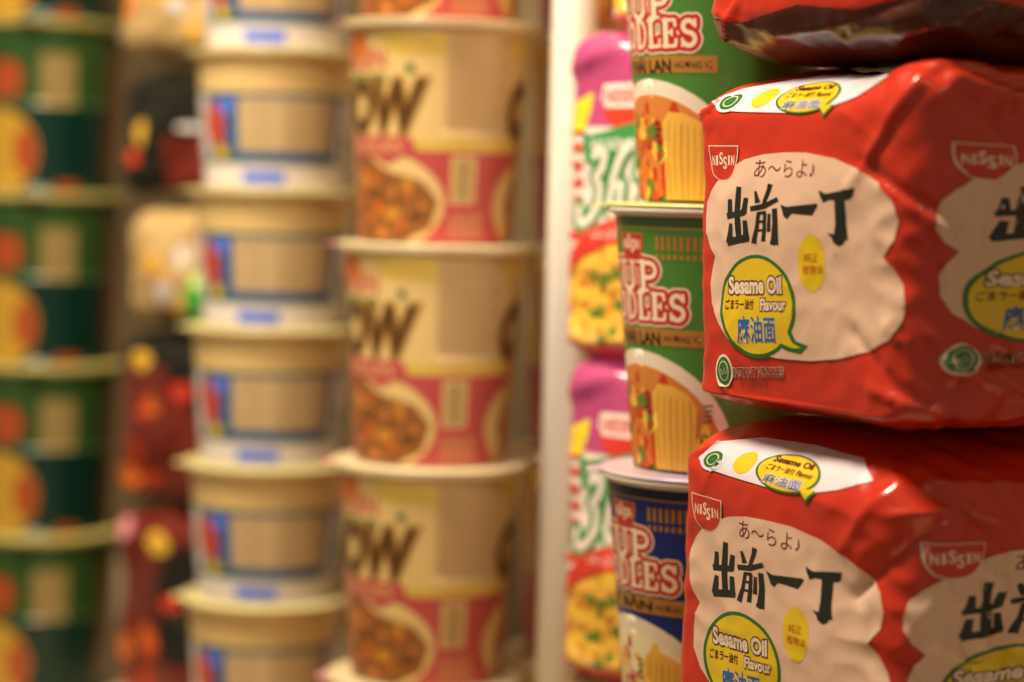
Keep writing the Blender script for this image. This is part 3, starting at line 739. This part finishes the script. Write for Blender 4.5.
# ------------------------------------------------------------------ dark packs between bowls and green cups
K_b = mat('black_film', (26, 24, 18), **FILM); K_c = mat('tan_film', (204, 168, 112), **FILM); K_r = mat('dark_red_film', (112, 34, 22), **FILM); K_g = mat('bright_green_film', (60, 170, 50), **FILM)
def dark_pack(kind, H):
    rnd = random.Random(40 + kind)
    pk = Pack(4.2, 5.2, H, r=1.4, ti=2.0, tr=1.6, bi=1.8, br=1.4, bulge=.5, seed=20 + kind, namp=.35, folds=[(0, 1, 6, H - 1, .3, .3), (3, 0, 9, H - 1.5, -.3, .3)])
    base = [K_c, K_b, K_c, K_b, K_r][kind]
    bm = pk.mesh(.3); mats = [base]; L = Layer(); f = H
    if kind == 0:
        for i in range(9): L.poly([blob(rnd.uniform(0, 9), rnd.uniform(1, f - 1), .8, .7, .4, 9, rnd)], [F_or, W_w, F_nd][i % 3], 1 + i % 3)
    if kind == 1:
        L.poly([rect(4.2, .6, 10, 3.8)], K_r, 1); L.poly([ell(2.2, f * .5, .7, .8, 20)], F_ye, 3); L.poly([ell(1.5, f * .32, .6, .5, 20)], F_rd, 2); L.poly([ell(6.3, f * .55, 1.0, .2, 16)], W_w, 2)
    if kind == 2:
        for i in range(14): L.poly([blob(rnd.uniform(-1, 8), rnd.uniform(.6, f - 1), .9, .8, .4, 9, rnd)], [F_or, W_pan, F_nd, F_rd, W_w][i % 5], 1 + i % 3)
        L.poly([ell(6.5, f * .22, .8, 1.3, 16)], K_g, 5); L.poly([ell(6.6, f * .42, .55, .5, 16)], mat('pale_green_glint', (214, 240, 120), **FILM), 6); L.poly([rect(3, -.4, 9, 1.1)], K_b, 4)  # pale green oval is a painted highlight above the green patch
    if kind == 3:
        L.poly([[(0, .6), (9, .6), (7, f * .5), (4.5, f * .82), (.0, f * .8)]], K_r, 1); L.poly([blob(2.3, f * .84, 1.1, .8, .4, 9, rnd)], F_ye, 3); L.poly([ell(5.8, f * .68, .9, .6, 16)], P_rd, 3)
        for i in range(8): L.poly([blob(rnd.uniform(0, 5), rnd.uniform(1, f * .6), .8, 1.0, .4, 9, rnd)], [F_or, F_rd, K_r][i % 3], 2 + i % 2)
    if kind == 4:
        L.poly([rect(4, 3.0, 9, f * .85)], K_b, 1); L.poly([blob(3.9, f * .84, 1.2, .8, .45, 9, rnd)], F_ye, 3); L.poly([ell(.8, f * .9, .8, .7, 20)], C_pt, 3); L.poly([ell(5.0, f * .55, .8, .5, 16)], P_rd, 3)
        for i in range(7): L.poly([blob(rnd.uniform(0, 5), rnd.uniform(1, f * .6), .8, 1.1, .4, 9, rnd)], [F_rd, K_r, F_or][i % 3], 2 + i % 2)
    emit(L, lambda x, y: (x, y), pk.surf, bm, mats, grid=.4, base=.03, step=.012)
    return link('noodle_packet', bm, mats)
Yd = 141.0
rotd = TH + math.radians(22)
exd, eyd = pack_axes(rotd)
ys = [(0, 62), (1, 200), (2, 325), (3, 500), (4, 700)]
prev = at(150, 700, Yd).z; base_d = prev
p0 = at(117, 400, Yd)
cd = p0 + exd * 4.2 + eyd * 5.2
zcur = base_d
dl = {4: 'blurred dark red noodle packet with yellow spot, lowest of the pile left of the bowls', 3: 'blurred black and red noodle packet with yellow emblem, second from the bottom of its pile', 2: 'blurred tan noodle packet with green patch in the middle of the dark pile', 1: 'blurred black noodle packet with a yellow round emblem near the upper left', 0: 'blurred tan noodle packet at the top of the dark pile'}
for k, yb_ in reversed(ys):
    ztop = at(150, {4: 500, 3: 325, 2: 200, 1: 62, 0: -70}[k], Yd).z
    o = dark_pack(k, ztop - zcur - .4)
    place(o, cd + exd * (.25 * ((k * 7) % 3 - 1)), zcur, rotd + math.radians((k * 11) % 5 - 2)); tag(o, dl[k], 'noodle packet', 'packets piled between bowls and dark green cups')
    zcur = ztop
tray(cd, base_d, 3.8, 4.8, 'cardboard box under the pile of dark packets', rotd)

# ------------------------------------------------------------------ shelf (setting)
def box_obj(name, x0, x1, y0, y1, z0, z1, m, bev=0.):
    """box in shelf axes: x along the row toward the near end, y into the shelf"""
    bm = bmesh.new(); bmesh.ops.create_cube(bm, size=1)
    for v in bm.verts: v.co = Vector(((x0 + x1) / 2 + v.co.x * (x1 - x0), (y0 + y1) / 2 + v.co.y * (y1 - y0), (z0 + z1) / 2 + v.co.z * (z1 - z0)))
    if bev: bmesh.ops.bevel(bm, geom=bm.edges[:], offset=bev, segments=5, affect='EDGES', profile=.5)
    o = link(name, bm, [m], smooth=bool(bev))
    o.location = (4.2 * CM, 89.5 * CM, 0); o.rotation_euler = (0, 0, TH)
    return o
M_shelf = mat('shelf_paint', (214, 196, 160), rough=.45, bump=.1)
M_post = mat('post_cream', (255, 242, 222), rough=.4, coat=.1)
M_back = mat('back_panel', (130, 108, 76), rough=.7)
M_floor = mat('floor_tile', (150, 130, 104), rough=.4, scale=8)
sh = box_obj('trim_1', -130, 45, -9, 32, -2.5, 0, M_shelf, .2); sh['kind'] = 'structure'; sh['label'] = 'painted shelf board under the stacks'
bk = box_obj('wall_back', -130, 45, 32.1, 34, -80, 90, M_back); bk['kind'] = 'structure'
fl = box_obj('floor', -260, 200, -260, 60, -82, -80.1, M_floor); fl['kind'] = 'structure'
lw = box_obj('trim_2', -130, 45, -8, 32, -80, -2.55, M_back); lw['kind'] = 'structure'
pp = at(566, 341, 110.5)
def to_shelf(p):
    d = p - Vector((4.2, 89.5, p.z)); return d.dot(EX), d.dot(EY)
px_, py_ = to_shelf(pp)
bm = bmesh.new(); bmesh.ops.create_cube(bm, size=1)
for v in bm.verts: v.co = Vector((v.co.x * 2.0, v.co.y * 2.4, 42 + v.co.z * 84))
bmesh.ops.bevel(bm, geom=[e for e in bm.edges if abs(e.verts[0].co.z - e.verts[1].co.z) > 1], offset=.88, segments=10, affect='EDGES', profile=.5)
post = link('shelf_post', bm, [M_post])
place(post, pp, .01, math.radians(-12))
tag(post, 'upright cream painted post between the cream cups and the magenta packs', 'post')

# ------------------------------------------------------------------ light
def area(loc, target, size, power, col):
    l = bpy.data.lights.new('lamp', 'AREA'); l.shape = 'DISK'; l.size = size * CM; l.energy = power; l.color = col
    o = bpy.data.objects.new('ceiling_lamp', l); COL.objects.link(o)
    o.location = Vector(loc) * CM
    o.rotation_euler = (Vector(target) - Vector(loc)).to_track_quat('-Z', 'Y').to_euler()
    return o
WARM = (1, .86, .64)
area((-42, 84, 135), (4, 108, 28), 34, 25, WARM)
area((60, -80, 170), (10, 90, 30), 60, 2, (1, .76, .5))
def spot(loc, target, deg, power, col, size=8):
    l = bpy.data.lights.new('added_spot', 'SPOT'); l.energy = power; l.color = col; l.spot_size = math.radians(deg); l.spot_blend = 1; l.shadow_soft_size = size * CM
    o = bpy.data.objects.new('added_spot', l); COL.objects.link(o)
    o.location = Vector(loc) * CM; o.rotation_euler = (Vector(target) - Vector(loc)).to_track_quat('-Z', 'Y').to_euler()
spot((-28, 30, 85), (5.5, 108, 30), 22, 26, (1, .95, .9))  # added spot, brightens the post and the magenta packs
spot((-52, 15, 140), (-13, 129, 48), 24, 66, (1, .88, .64), 14)  # added spot, lifts the tower of bowls
w = bpy.data.worlds.new('world'); S.world = w; w.use_nodes = True
w.node_tree.nodes['Background'].inputs[0].default_value = (1, .80, .54, 1)
w.node_tree.nodes['Background'].inputs[1].default_value = .2
S.view_settings.view_transform = 'Standard'; S.view_settings.look = 'None'; S.view_settings.gamma = 1
S.view_settings.exposure = 0.0
